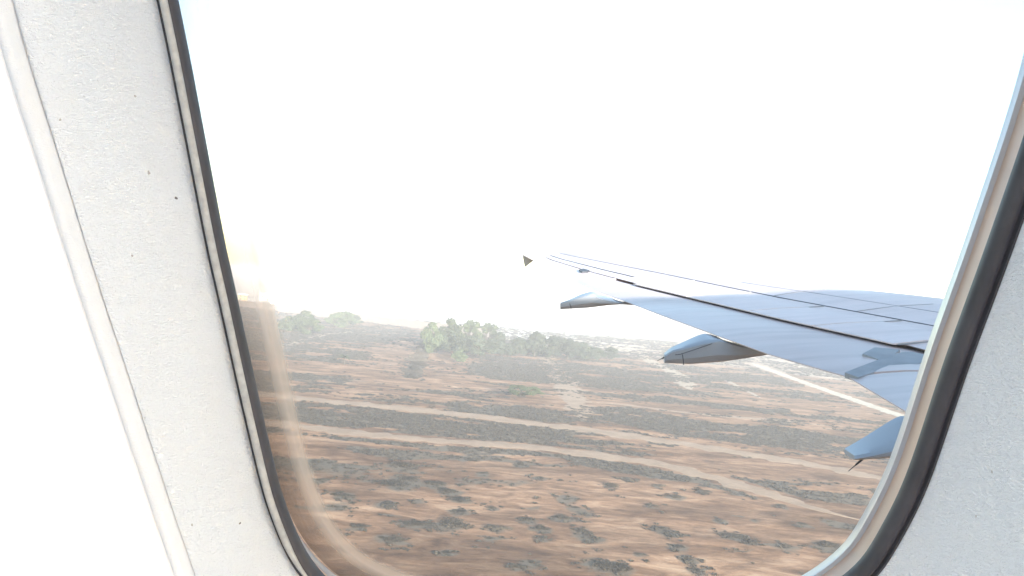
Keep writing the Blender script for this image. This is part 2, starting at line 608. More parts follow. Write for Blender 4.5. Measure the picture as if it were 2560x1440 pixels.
def ribbon(name, pts2, width, mat, label, z=0.03, ragged=0.75, seed=0, step=0.5):
    pts = np.array(pts2, float)
    seg = np.hypot(*(np.diff(pts, axis=0).T))
    s = np.concatenate([[0], np.cumsum(seg)])
    n = max(8, int(s[-1] / step))
    t = np.linspace(0, s[-1], n)
    # smoothed centre line
    x = np.interp(t, s, pts[:, 0])
    y = np.interp(t, s, pts[:, 1])
    k = max(3, int(n / 30) | 1)
    ker = np.ones(k) / k
    xp = np.convolve(np.pad(x, k // 2, mode='reflect', reflect_type='odd'), ker, 'valid')
    yp = np.convolve(np.pad(y, k // 2, mode='reflect', reflect_type='odd'), ker, 'valid')
    dx, dy = np.gradient(xp), np.gradient(yp)
    l = np.hypot(dx, dy)
    nx, ny = -dy / l, dx / l
    wa = width * (0.5 + ragged * (fbm(t / 1.6, t * 0 + seed, 5, 4) - 0.5))
    wb = width * (0.5 + ragged * (fbm(t / 1.6, t * 0 + seed + 9, 7, 4) - 0.5))
    tp = np.clip(np.minimum(t, t[-1] - t) / 14.0, 0.04, 1) ** 0.7
    wa, wb = wa * tp, wb * tp
    mb = MB()
    rows = []
    for i in range(n):
        row = []
        for q, zz in ((-1.0, z - 0.035), (-0.85, z), (-0.4, z - 0.012), (0, z + 0.006), (0.4, z - 0.012), (0.85, z), (1.0, z - 0.035)):
            w = wa[i] if q < 0 else wb[i]
            row.append((xp[i] + nx[i] * w * q, yp[i] + ny[i] * w * q, zz))
        rows.append(row)
    mb.grid(rows)
    o = mb.build(name, mat, smooth=True)
    tag(o, label, 'dirt track', kind='structure')
    return o


ribbon('dirt_track', tr1, 4.6, M['track'], 'straight tan dirt track, the farther of two parallel tracks', seed=1)
ribbon('dirt_track', tr2, 3.6, M['track'], 'curving tan dirt track nearest the aircraft', seed=2)
gpt = lambda lst: [ground_at(*p)[:2] for p in lst]
ribbon('gravel_road', gpt([(1880, 908), (1960, 938), (2050, 970), (2150, 1005), (2230, 1032), (2300, 1056), (2400, 1090)]), 3.5, M['track_pale'], 'pale straight gravel road running under the wing', seed=3, ragged=0.4)
ribbon('foot_path', gpt([(1500, 858), (1560, 877), (1620, 900), (1660, 919), (1700, 940), (1725, 975)]), 4.5, M['path'], 'pale path beside the tree belt below the middle fairing', seed=4, ragged=0.6)
ribbon('foot_path', gpt([(1800, 944), (1850, 968), (1905, 997)]), 1.6, M['path'], 'thin pale path between the middle and inner fairings', seed=5, ragged=0.6)
ribbon('foot_path', gpt([(700, 868), (800, 838), (900, 828), (1000, 835)]), 3.0, M['path'], 'thin pale path left of the trees', seed=6, ragged=0.6)
ribbon('foot_path', gpt([(1470, 1004), (1560, 1012), (1700, 1030), (1830, 1042), (1960, 1052), (2080, 1066)]), 2.6, M['track'], 'faint tan path beyond the straight track', seed=7, ragged=0.9)
ribbon('foot_path', gpt([(1350, 872), (1400, 940), (1430, 985), (1460, 1050)]), 5.0, M['track'], 'tan worn path from the trees to the straight track', seed=8, ragged=0.9)
ribbon('foot_path', gpt([(1090, 806), (1200, 832), (1300, 850)]), 3.5, M['path'], 'pale strip behind the tree belt', seed=12, ragged=0.6)


# ------------------------------------------------------------------ ground cover
def leaf_mat(name, c, var=0.35, back=0.25):
    m, nt, b = new_mat(name)
    n = noise(nt, 0.9, 4, 0.6, coords(nt))
    oi = nt.nodes.new('ShaderNodeObjectInfo')
    hue = nt.nodes.new('ShaderNodeHueSaturation')
    mp = nt.nodes.new('ShaderNodeMapRange')
    mp.inputs[3].default_value = 0.75
    mp.inputs[4].default_value = 1.25
    nt.links.new(oi.outputs['Random'], mp.inputs[0])
    nt.links.new(mp.outputs[0], hue.inputs['Value'])
    r = ramp(nt, n.outputs[0], [(0.3, [x * (1 - var) for x in c]), (0.7, [x * (1 + var) for x in c])])
    nt.links.new(r.outputs[0], hue.inputs['Color'])
    nt.links.new(hue.outputs[0], b.inputs['Base Color'])
    b.inputs['Roughness'].default_value = 0.75
    b.inputs['Specular IOR Level'].default_value = 0.2
    return m


M['scrub'] = leaf_mat('dry_scrub', (0.060, 0.050, 0.035))
M['shrub'] = leaf_mat('dark_shrub_leaf', (0.050, 0.042, 0.030))
M['leaf_a'] = leaf_mat('olive_leaf', (0.05, 0.066, 0.03))
M['leaf_b'] = leaf_mat('dark_leaf', (0.036, 0.046, 0.028))
M['leaf_c'] = leaf_mat('light_leaf', (0.050, 0.066, 0.032))
M['bark'] = simple('bark', (0.05, 0.04, 0.03), 0.9, 0.3, 6)


def make_scrub():
    V, Fc = [], []
    N = 150000
    # sample evenly in picture rows rather than in ground area, so the cover thins out with distance
    yy = 40 * (420 / 40) ** rng.random(N)
    xx = (rng.random(N) * 1.55 - 0.72) * yy * 0.62
    d = scrub_density(xx, yy)
    keep = rng.random(N) < d * 0.95 * np.clip((yy - 70) / 45, 0.25, 1)
    xx, yy = xx[keep], yy[keep]
    cap = 64000
    xx, yy = xx[:cap], yy[:cap]
    zz = relief(xx, yy)
    for x, y, z in zip(xx, yy, zz):
        s = (0.12 + 0.0024 * y) * (0.6 + 0.9 * random.random())
        hgt = s * (0.10 + 0.22 * random.random())
        a0 = random.random() * 6.28
        for q in range(4):
            a = a0 + q * 1.57 + random.uniform(-.5, .5)
            ca, sa = math.cos(a), math.sin(a)
            w = s * random.uniform(.4, .7)
            k = len(V)
            r1 = s * random.uniform(.7, 1.2)
            V.extend([(x - sa * w * .4, y + ca * w * .4, z - 0.03), (x + sa * w * .4, y - ca * w * .4, z - 0.03),
                      (x + ca * r1 * .55 + sa * w * .6, y + sa * r1 * .55 - ca * w * .6, z + hgt),
                      (x + ca * r1 * .55 - sa * w * .6, y + sa * r1 * .55 + ca * w * .6, z + hgt * .85),
                      (x + ca * r1, y + sa * r1, z + hgt * .15)])
            Fc.append((k, k + 1, k + 2, k + 3))
            Fc.append((k + 3, k + 2, k + 4))
    me = bpy.data.meshes.new('scrub_ground_cover')
    me.from_pydata(V, [], Fc)
    me.materials.append(M['scrub'])
    o = bpy.data.objects.new('scrub_ground_cover', me)
    col.objects.link(o)
    tag(o, 'low dark dry scrub covering the soil around the tracks', 'scrub', kind='stuff')


make_scrub()


def crown_mesh(name, mat, lobes, leaf, count, rnd, flat=1.0):
    """leaf-sized faces spread through the volume of several lobes"""
    mb = MB()
    for (cx, cy, cz, rx, rz_) in lobes:
        for k in range(int(count * rx * rx)):
            while True:
                p = Vector((rnd.uniform(-1, 1), rnd.uniform(-1, 1), rnd.uniform(-1, 1)))
                if 0.15 < p.length < 1:
                    break
            p = p * (0.55 + 0.45 * rnd.random()) / max(p.length, .5) * (0.8 + .35 * rnd.random())
            q = Vector((cx + p.x * rx, cy + p.y * rx, cz + p.z * rz_))
            if q.z < 0.02:
                q.z = 0.02 + rnd.random() * 0.1
            s = leaf * (0.5 + rnd.random())
            n = (p + Vector((rnd.uniform(-.8, .8), rnd.uniform(-.8, .8), rnd.uniform(-.4, .9)))).normalized()
            a = n.orthogonal().normalized()
            a = Matrix.Rotation(rnd.random() * 6.28, 3, n) @ a
            b = n.cross(a)
            mb.add([q - a * s, q - b * s * .55 + n * s * .15, q + a * s, q + b * s * .55 + n * s * .1], [(0, 1, 2, 3)])
    return mb.mesh(name, mat)


def shrub_mesh(name, seed):
    rnd = random.Random(seed)
    lobes = []
    for i in range(rnd.randint(4, 7)):
        a = rnd.random() * 6.28
        r = rnd.random() * 0.65
        rr = rnd.uniform(.28, .5)
        lobes.append((math.cos(a) * r, math.sin(a) * r * .8, rr * .35, rr, rr * .62))
    return crown_mesh(name, M['shrub'], lobes, 0.042, 1300, rnd)


SHM = [shrub_mesh('shrub_foliage', s) for s in range(6)]
AREA = {'a': 'dark shrub in the block shaped thicket',
        'b': 'dark shrub in the slanting row beside the thicket',
        'c': 'dark low shrub on bare soil at lower left',
        'd': 'dark low shrub on bare soil at lower middle',
        'e': 'dark shrub in the clumps below the track bend',
        'f': 'dark low shrub right of the bottom centre',
        'g': 'dark low shrub on bare soil at lower right'}
for i, (px, py, w, k) in enumerate(shrub_px):
    g = ground_at(px, py)
    r = w / F * (g - EYE).length * random.choice((.3, .42, .5, .58, .68, .8))
    o = bpy.data.objects.new('shrub', SHM[i % 6])
    col.objects.link(o)
    o.location = (g.x, g.y, float(relief(np.array([g.x]), np.array([g.y]))[0]) - 0.02)
    o.rotation_euler = (0, 0, random.choice((0, math.pi)) + random.uniform(-.35, .35))
    o.scale = (r * random.uniform(1.0, 1.7), r * random.uniform(0.9, 1.5), min(r, 1.6) * random.uniform(.35, .65))
    tag(o, AREA[k], 'shrub', AREA[k].replace('dark shrub', 'dark shrubs').replace('dark low shrub', 'dark low shrubs'))


# ------------------------------------------------------------------ trees
def tree_kind(seed, h, w, mat, leaf=0.17, count=430):
    rnd = random.Random(seed)
    mb = MB()
    th = h * rnd.uniform(.28, .36)
    lean = Vector((rnd.uniform(-.3, .3), rnd.uniform(-.3, .3), 0))
    r0 = 0.022 * h
    top = Vector((lean.x, lean.y, th))
    mb.tube([(0, 0, -0.2), (lean.x * .4, lean.y * .4, th * .5), top, top + Vector((lean.x * .5, 0, h * .3))], [r0 * 1.4, r0, r0 * .8, r0 * .3], 7)
    lobes = []
    nl = rnd.randint(18, 22)
    for i in range(nl):
        a = i / nl * 6.28 + rnd.uniform(-.4, .4)
        rad = w * rnd.uniform(.05, .46)
        z = rnd.uniform(h * .12, h * .84)
        fall = 1 - .9 * abs(z - h * .45) / h
        lx, ly = lean.x + math.cos(a) * rad * fall, lean.y + math.sin(a) * rad * fall
        rr = w * rnd.uniform(.09, .22)
        lobes.append((lx, ly, z, rr, rr * .72))
        mb.tube([top * .9, Vector((lx * .6, ly * .6, th + (z - th) * .5)), (lx, ly, z)], [r0 * .55, r0 * .35, r0 * .12], 5)
    lobes.append((lean.x, lean.y, h * .86, w * .18, w * .13))
    return mb.mesh('trunk', M['bark']), crown_mesh('crown', mat, lobes, leaf, count / (w * .2) ** 2 * .34, rnd)


KINDS = [tree_kind(1, 8, 7.5, M['leaf_a'], .27, 900), tree_kind(2, 8, 7.0, M['leaf_b'], .27, 900), tree_kind(3, 8, 8.0, M['leaf_c'], .28, 800), tree_kind(4, 8, 8.5, M['leaf_b'], .28, 900)]


def place_tree(name, px, yb, yt, wpx, kind, label, group=None, cat='tree'):
    g = ground_at(px, yb)
    dist = (g - EYE).length
    h = (yb - yt) / F * dist
    w = wpx / F * dist
    t = empty(name, g, random.random() * 6.28)
    for n, me in zip(('trunk', 'crown'), KINDS[kind]):
        o = bpy.data.objects.new(n, me)
        col.objects.link(o)
        o.parent = t
        o.scale = (w / 7.5, w / 7.5, h / 8.0)
    tag(t, label, cat, group)
    return t


T = [(1075, 884, 802, 58, 2, 'light green tree, first and leftmost of the tree belt', None),
     (1122, 878, 793, 72, 2, 'tallest light green tree near the left end of the belt', None),
     (1172, 872, 797, 62, 0, 'olive tree right of the tallest light green tree', None),
     (1216, 868, 805, 60, 0, 'olive tree in the middle of the belt below the outer fairing', None),
     (1248, 882, 828, 50, 1, 'dark rounded tree on the right of the tall green group', None)]
for x, yb, yt, w, k, lab, g in T:
    place_tree('field_tree', x, yb, yt, w, k, lab)
lab = 'grey green tree in the low belt left of the middle fairing'
for x, yb, yt, w, k in [(1140, 892, 835, 70, 1), (1195, 890, 838, 70, 3), (1290, 890, 842, 56, 3), (1335, 892, 826, 62, 1), (1378, 896, 838, 66, 3), (1418, 897, 845, 62, 1), (1458, 900, 855, 62, 3), (1492, 900, 868, 50, 1), (1250, 886, 852, 60, 3), (1320, 884, 848, 60, 1), (1355, 886, 842, 60, 3), (1400, 890, 848, 56, 3), (1440, 892, 856, 56, 1), (1475, 896, 866, 50, 3), (1165, 884, 842, 70, 1), (1222, 886, 845, 66, 1), (1272, 888, 856, 50, 1)]:
    place_tree('field_tree', x, yb, yt, w, k, lab, 'grey green belt trees')
place_tree('field_tree', 1524, 900, 866, 46, 1, 'small round tree at the right end of the belt')
lab = 'pale green bushy tree on the left near the perimeter wall'
for x, yb, yt, w, k in [(722, 828, 790, 60, 2), (760, 832, 776, 66, 2), (775, 836, 795, 60, 0)]:
    place_tree('bushy_tree', x, yb, yt, w, k, lab, 'pale green bushy trees by the wall')
lab = 'dull green tree in front of the middle of the wall'
for x, yb, yt, w, k in [(838, 818, 782, 56, 0), (866, 816, 778, 60, 0), (885, 814, 786, 44, 1)]:
    place_tree('bushy_tree', x, yb, yt, w, k, lab, 'dull green trees before the wall')
place_tree('bushy_tree', 1300, 992, 962, 66, 0, 'olive bush left of the gap in the scrub', None, 'bush')
place_tree('bushy_tree', 1334, 990, 966, 52, 0, 'smaller olive bush beside the worn path', None, 'bush')
place_tree('bushy_tree', 1150, 905, 872, 40, 2, 'pale green bush standing in front of the belt', None, 'bush')
# slanting dark hedge from the first tree towards the viewer
lab = 'dark hedge bush in the slanting row below the first tree'
for i in range(9):
    t = i / 8
    g = ground_at(1068 - 42 * t, 862 + 82 * t)
    o = bpy.data.objects.new('hedge_bush', SHM[i % 6])
    col.objects.link(o)
    o.location = g
    o.rotation_euler = (0, 0, random.random() * 6)
    s = 2.6 - 1.2 * t
    o.scale = (s * .6, s * 2.4, s * 1.3)
    tag(o, lab, 'bush', 'dark hedge bushes in a slanting row')


def make_palm():
    g = ground_at(860, 913)
    d = (g - EYE).length
    h = 34 / F * d
    t = empty('palm_tree', g)
    mb = MB()
    mb.tube([(0, 0, -.1), (.05, 0, h * .3), (0.02, 0, h * .6)], [.12, .09, .08], 7)
    mb.build('trunk', M['bark'], t)
    mb = MB()
    rnd = random.Random(5)
    for k in range(22):
        a = k * 2.4
        el = rnd.uniform(.1, 1.2)
        L = h * rnd.uniform(.4, .55)
        rows = []
        for q in range(6):
            u = q / 5
            rr = L * u * math.cos(el * (1 - u * .5))
            z = h * .58 + L * math.sin(el) * u - L * .55 * u * u
            w = .16 * math.sin(math.pi * min(1, u * .9 + .1)) + .015
            ca, sa = math.cos(a), math.sin(a)
            rows.append([(ca * rr - sa * w, sa * rr + ca * w, z - w * .5), (ca * rr, sa * rr, z), (ca * rr + sa * w, sa * rr - ca * w, z - w * .5)])
        mb.grid(rows)
    mb.build('crown', M['leaf_c'], t, fixn=False)
    tag(t, 'small lone palm standing in the scrub on the left', 'palm tree')


make_palm()

# ------------------------------------------------------------------ perimeter wall and settlement
M['wallp'] = simple('perimeter_plaster', (0.15, 0.125, 0.105), 0.9, 0.15, 0.3)
M['pier'] = simple('perimeter_pier', (0.14, 0.115, 0.10), 0.9, 0.15, 0.5)


def perimeter_wall():
    A = ground_at(480, 752)
    B = ground_at(1240, 846)
    L = (B - A).length
    ang = math.atan2(B.y - A.y, B.x - A.x)
    h = 3.0
    root = empty('perimeter_wall', A, ang)
    n = 34
    for i in range(n):
        x0, x1 = L * i / n, L * (i + 1) / n
        mb = MB()
        hh = h + random.uniform(-.06, .06)
        mb.box(((x0 + x1) / 2, 0, hh / 2 - .1), (x1 - x0 - .42, .2, hh + .2))
        mb.build('wall_panel', M['wallp'], root)
        mb = MB()
        mb.box((x0, 0, h / 2), (.4, .34, h + .4))
        mb.box((x0, 0, h + .25), (.5, .44, .1))
        mb.build('pier', M['pier'], root)
    mb = MB()
    mb.box((L / 2, 0, h + .07), (L, .3, .09))
    mb.build('coping', M['pier'], root)
    tag(root, 'long plain perimeter wall between the scrub field and the houses', 'wall')


perimeter_wall()

M['white'] = simple('white_render', (0.74, 0.72, 0.68), 0.85, 0.06, 0.6)
M['cream'] = simple('cream_render', (0.62, 0.54, 0.42), 0.85, 0.06, 0.6)
M['yellow'] = simple('yellow_render', (0.42, 0.34, 0.17), 0.85, 0.08, 0.6)
M['roofw'] = simple('pale_roof', (0.68, 0.66, 0.62), 0.8, 0.08, 0.6)
M['roofr'] = simple('clay_roof', (0.30, 0.16, 0.11), 0.85, 0.15, 1.0)
M['pane'] = simple('window_dark', (0.05, 0.06, 0.07), 0.2, 0.1, 2, 0.6)
M['door'] = simple('door_wood', (0.16, 0.10, 0.06), 0.7)


def house(px, py, wpx, hpx, mat, roof, label, storeys=1, gable=False, group=None, name='house'):
    g = ground_at(px, py)
    dist = (g - EYE).length
    w = wpx / F * dist
    h = hpx / F * dist
    dp = w * random.uniform(.6, .8)
    t = empty(name, g, random.uniform(-.25, .25))
    mb = MB()
    mb.box((0, dp / 2, h / 2 - .1), (w, dp, h + .2))
    mb.build('wall', M[mat], t)
    mb = MB()
    if gable:
        e = .35
        rh = w * .22
        mb.prism([(-w / 2 - e, -e, h), (w / 2 + e, -e, h), (0, -e, h + rh)], (0, 1, 0), dp + 2 * e)
    else:
        mb.box((0, dp / 2, h + .09), (w + .3, dp + .3, .18))
        for sx in (-1, 1):
            mb.box((sx * (w / 2 + .05), dp / 2, h + .38), (.2, dp + .3, .4))
        mb.box((0, -.05, h + .38), (w - .1, .2, .4))
        mb.box((0, dp + .05, h + .38), (w - .1, .2, .4))
    mb.build('roof', M[roof], t)
    nb = max(2, int(w / 3.2))
    for s in range(storeys):
        zc = (s + .55) * h / storeys
        for k in range(nb):
            xk = -w / 2 + (k + .5) * w / nb
            if s == 0 and k == nb // 2:
                mb = MB()
                mb.box((xk, -.02, 1.0), (1.0, .1, 2.0))
                mb.build('door', M['door'], t)
                continue
            mb = MB()
            mb.box((xk, -.02, zc), (1.1, .1, 1.1))
            f = mb.build('window', M['pane'], t)
            mb = MB()
            mb.box((xk, -.06, zc - .6), (1.3, .2, .1))
            mb.build('sill', M['roofw'], f)
    tag(t, label, 'house', group)
    return t


house(606, 752, 20, 14, 'yellow', 'roofw', 'yellow house at the far left edge of the window view', 2)
house(662, 752, 30, 16, 'white', 'roofw', 'white flat roofed house next to the yellow house', 1)
house(708, 748, 34, 17, 'white', 'roofr', 'white gabled house with clay roof behind the wall', 1, True)
house(752, 752, 26, 15, 'cream', 'roofw', 'cream house left of the green grove', 1)
lab = 'white house in the bright settlement behind the perimeter wall'
for px, py, w, h, m, rf, st, gb in [(690, 762, 26, 14, 'white', 'roofw', 1, False), (735, 766, 28, 14, 'white', 'roofw', 1, False), (790, 760, 30, 16, 'white', 'roofw', 1, False), (826, 768, 28, 15, 'white', 'roofw', 1, True),
                                     (872, 770, 30, 15, 'white', 'roofw', 1, False), (915, 776, 32, 16, 'white', 'roofw', 1, False), (960, 780, 30, 17, 'white', 'roofw', 1, False), (1002, 786, 30, 16, 'white', 'roofw', 1, True),
                                     (1050, 792, 30, 16, 'white', 'roofw', 1, False), (846, 748, 24, 12, 'white', 'roofw', 1, False), (1090, 796, 30, 15, 'white', 'roofw', 1, False), (1010, 766, 30, 14, 'white', 'roofw', 1, False),
                                     (1060, 770, 26, 14, 'white', 'roofw', 1, False), (1110, 776, 30, 14, 'white', 'roofw', 1, False), (1160, 782, 28, 14, 'white', 'roofw', 1, False), (1290, 806, 34, 15, 'white', 'roofw', 1, False),
                                     (1240, 796, 30, 14, 'white', 'roofw', 1, False), (1330, 800, 30, 14, 'white', 'roofw', 1, False), (1390, 816, 34, 14, 'white', 'roofw', 1, False)]:
    house(px, py, w, h, m, rf, lab, st, gb, 'white houses of the settlement behind the wall')
lab = 'pale green tree of the hazy grove among the houses'
for x, yb, yt, w, k in [(892, 760, 730, 44, 2), (925, 760, 726, 48, 2), (958, 762, 724, 52, 2), (992, 764, 727, 50, 2), (1024, 766, 734, 44, 2)]:
    place_tree('grove_tree', x, yb, yt, w, k, lab, 'hazy grove trees among the houses')

# things that look alike are told apart by their order from the left
ORD = ['first', 'second', 'third', 'fourth', 'fifth', 'sixth', 'seventh', 'eighth', 'ninth', 'tenth', 'eleventh', 'twelfth', 'thirteenth', 'fourteenth', 'fifteenth', 'sixteenth', 'seventeenth', 'eighteenth', 'nineteenth', 'twentieth']
by_label = {}
for o in list(col.objects):
    if o.parent is None and 'label' in o and 'group' in o:
        by_label.setdefault(o['label'], []).append(o)
for lb, lst in by_label.items():
    if len(lst) > 1:
        def sx(o):
            v = o.location - EYE
            return v.dot(cam_r) / v.dot(cam_d)
        for i, o in enumerate(sorted(lst, key=sx)):
            o['label'] = '%s, %s from the left' % (lb, ORD[i])

# ------------------------------------------------------------------ the aircraft
OFF = Vector((0, -1.58, -2.35))              # belly below the cabin
plane = bpy.data.objects.new('airplane', None)
col.objects.link(plane)
pm = Matrix.Identity(4)
for i, ax in enumerate((AX, AY, AZ)):
    for k in range(3):
        pm[k][i] = ax[k]
pm.translation = EYE + AX * OFF.x + AY * OFF.y + AZ * OFF.z
plane.matrix_world = pm
tag(plane, 'airliner seen from its cabin, white window surround and pale grey wing', 'airplane')


def part(mb, name, mat, parent=plane, smooth=None, fixn=True):
    """parts are modelled around the eye point; shift them to the aircraft's own origin"""
    if parent is plane:
        mb.v = [tuple(Vector(p) - OFF) for p in mb.v]
        o = mb.build(name, mat, plane, fixn=fixn)
    else:
        mb.v = [tuple(Vector(p) - OFF) for p in mb.v]
        o = mb.build(name, mat, parent, fixn=fixn)
    if smooth is not None:
        auto_smooth(o, smooth)
    return o


cps, sps = math.cos(PSI), math.sin(PSI)


def lray(px, py):
    a, b = (px - 1280) / F, (720 - py) / F
    # r = cps*X - sps*Y ; d = sps*X + cps*Y
    return Vector((sps + a * cps, cps - a * sps, b))


TD = math.tan(R(6.0))


def wp(px, py, h):
    v = lray(px, py)
    t = -h / (v.z - TD * v.y)
    return v * t


def at_y(px, py, Y):
    v = lray(px, py)
    return v * (Y / v.y)


def hlerp(px, a, b):
    k = min(1, max(0, (px - 1330) / 700.0))
    return a + (b - a) * k


def line(pts, ha, hb, extra=()):
    P = [wp(x, y, hlerp(x, ha, hb)) for x, y in pts]
    P = sorted(list(P) + [Vector(e) for e in extra], key=lambda p: p.y)
    ys = np.array([p.y for p in P])
    xs = np.array([p.x for p in P])
    zs = np.array([p.z for p in P])

    def f(Y):
        if Y > ys[-1]:
            k = (Y - ys[-1]) / (ys[-1] - ys[-2])
            return Vector((xs[-1] + (xs[-1] - xs[-2]) * k, Y, zs[-1] + (zs[-1] - zs[-2]) * k))
        return Vector((float(np.interp(Y, ys, xs)), Y, float(np.interp(Y, ys, zs))))
    return f


LTE = line([(1306, 636), (1345, 657), (1405, 688), (1475, 722), (1555, 750), (1660, 790), (1770, 830), (1930, 888), (2120, 942), (2285, 1040)], 1.0, 1.0, [(1.44, 2.5, -.74), (1.48, .42, -.95)])
LC = line([(1334, 632), (1370, 650), (1460, 678), (1565, 706), (1770, 755), (1960, 800), (2230, 860), (2330, 888)], 0.99, 0.95, [(2.0, 3.0, -.66), (2.05, .42, -.92)])
LA = line([(1350, 624), (1400, 634), (1661, 685), (1800, 714), (1960, 746), (2352, 818)], 0.98, 0.905, [(2.75, 3.0, -.55), (2.9, .42, -.83)])
LS = line([(1340, 618), (1500, 646), (1700, 676), (1960, 711), (2100, 727), (2370, 765)], 0.965, 0.85, [(3.6, 3.0, -.42), (4.0, .42, -.70)])
YT = 15.25
Y_KINK = LTE(4.87).y
Y_FLAP = 10.35


def stations(a, b, n):
    return [a + (b - a) * i / (n - 1) for i in range(n)]


wing = MB()
rows = []
for Y in stations(0.42, YT, 46):
    c, a, s = LC(Y), LA(Y), LS(Y)
    ch = s.x - c.x + 0.6
    le = Vector((s.x + ch * 0.62, Y, s.z - 0.16 * (0.35 + ch * .35)))
    m1 = a.lerp(s, .5) + Vector((0, 0, .012))
    f1 = s + Vector((ch * .22, 0, -.012))
    f2 = s + Vector((ch * .45, 0, -.05 * ch * .6))
    u1 = Vector((s.x + ch * .3, Y, s.z - .20 * (.4 + ch * .5)))
    u2 = Vector((a.x, Y, a.z - .17 * (.4 + ch * .55)))
    u3 = Vector((c.x + .1, Y, c.z - .10 * (.5 + ch * .3)))
    u4 = Vector((c.x + .22, Y, c.z - .03))
    rows.append([c + Vector((.06, 0, .004)), c.lerp(a, .5) + Vector((0, 0, .004)), a, m1, s, f1, f2, le, u1, u2, u3, u4])
wing.grid(rows, True, True)
wing_o = part(wing, 'wing', M['wing'], smooth=25)
tag(wing_o, 'pale grey wing with spoilers, flaps and tip fence')


def wedge(Y0, Y1, n, front, back, drop_f, ext, th0, mat, name, parent=wing_o, crown=0.0, bd=0.0):
    """control surface between two chord lines; front edge can tuck below and ahead"""
    mb = MB()
    rows = []
    for Y in stations(Y0, Y1, n):
        c, t = front(Y), back(Y)
        ch = (t - c)
        top = []
        nose = c + Vector((ext, 0, -drop_f - .03))
        top.append(nose + Vector((0, 0, -.015)))
        top.append(nose + Vector((-ext * .25, 0, .012)))
        for k in (0.0, .12, .3, .5, .7, .88, 1.0):
            p = c + ch * k
            p.z += -drop_f * (1 - k) ** 1.5 + crown * math.sin(math.pi * k) * .6
            top.append(p)
        bot = []
        for k in (1.0, .7, .35, .0):
            p = c + ch * k
            p.z += -drop_f * (1 - k) - .006 - th0 * (1 - k) * (.6 + .4 * (1 - k))
            bot.append(p)
        rows.append(top + bot)
    mb.grid(rows, True, True)
    return part(mb, name, mat, parent, smooth=30)


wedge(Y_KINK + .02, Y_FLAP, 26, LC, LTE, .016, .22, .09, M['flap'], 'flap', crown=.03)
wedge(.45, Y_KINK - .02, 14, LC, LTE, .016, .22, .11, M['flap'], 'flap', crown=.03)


def LC_ail(Y):
    return LC(Y) + Vector((.045, 0, .003))


wedge(Y_FLAP + .03, 14.2, 8, LC_ail, LTE, .004, .02, .05, M['wing'], 'aileron', crown=.01)
wedge(14.23, YT, 4, LC_ail, LTE, .002, .03, .04, M['wing'], 'wing_tip', crown=.01)


# spoilers: four plates over the flap gap, two inboard
def spoiler(Y0, Y1):
    mb = MB()
    rows = []
    for Y in stations(Y0, Y1, 5):
        c, a = LC(Y), LA(Y)
        hinge = c.lerp(a, .74)
        d = (c - hinge)
        tip = hinge + d * 1.03
        r = []
        for k, dz in ((0, .008), (.5, .014), (1, .010)):
            r.append(hinge.lerp(tip, k) + Vector((0, 0, dz)))
        r.append(tip + Vector((0, 0, .002)))
        r.append(hinge.lerp(tip, .5) + Vector((0, 0, -.02)))
        r.append(hinge + Vector((0, 0, -.02)))
        rows.append(r)
    mb.grid(rows, True, True)
    part(mb, 'spoiler', M['spoiler'], wing_o, smooth=30)


for a, b in ((5.62, 6.38), (6.40, 7.22), (7.24, 8.35), (8.37, 9.65)):
    spoiler(a, b)


def strip(fn, Y0, Y1, w, dz, name, mat, n=30):
    mb = MB()
    rows = []
    for Y in stations(Y0, Y1, n):
        p = fn(Y) + Vector((0, 0, dz))
        rows.append([p + Vector((-w / 2, 0, -.006)), p + Vector((-w / 2, 0, 0)), p + Vector((w / 2, 0, 0)), p + Vector((w / 2, 0, -.006))])
    mb.grid(rows, True, True)
    return part(mb, name, mat, wing_o)


strip(LA, .5, 15.0, .022, .003, 'sealant_line', M['seal'], 60)
strip(lambda Y: LC(Y).lerp(LA(Y), .38) + Vector((0, 0, .004)), 10.4, 14.6, .02, .004, 'sealant_line', M['seal'])
strip(lambda Y: LA(Y).lerp(LS(Y), .55) + Vector((0, 0, .009)), .5, 9.0, .008, .003, 'sealant_line', M['seal'])


def chord_joint(Y, f0, f1, w=.0035, base=0):
    mb = MB()
    rows = []
    for k in np.linspace(f0, f1, 8):
        if base == 0:
            p = LA(Y).lerp(LS(Y), k) + Vector((0, 0, .002 + .012 * (1 - abs(2 * k - 1))))
        else:
            p = LC(Y).lerp(LA(Y), k) + Vector((0, 0, .006))
        rows.append([p + Vector((0, -w / 2, -.006)), p + Vector((0, -w / 2, .002)), p + Vector((0, w / 2, .002)), p + Vector((0, w / 2, -.006))])
    mb.grid(rows, True, True)
    part(mb, 'skin_joint', M['joint'], wing_o)


for Yj in (5.0, 5.9, 6.9, 8.0, 9.2, 10.6, 12.2):
    chord_joint(Yj, .02, .98)
for Yj in (5.61, 6.39, 7.23, 8.36, 9.66):
    chord_joint(Yj, .02, .96, .014, 1)


# joint plates at the kink between the two flaps
def plate(px, h, th, name, mat):
    mb = MB()
    mb.prism([wp(x, y, .937 + h + .049 * min(1, max(0, (y - 878) / 64))) for x, y in px], (0, 0, 1), -th)
    return part(mb, name, mat, wing_o)


plate([(2112, 931), (2198, 898), (2240, 884), (2262, 879), (2284, 880), (2328, 890), (2360, 897), (2360, 906), (2328, 902), (2262, 917), (2244, 911), (2145, 943), (2137, 940)], 0.0, .03, 'flap_joint_cover', M['joint'])
plate([(2156, 884), (2187, 868), (2250, 874), (2235, 886), (2198, 899)], .006, .03, 'flap_joint_plate', M['joint'])
plate([(1447, 674), (1458, 671), (1474, 675), (1468, 679), (1455, 679)], .025, .02, 'recess_shade_plate', M['seal'])  # flat dark plate; the recess shade is put into its colour
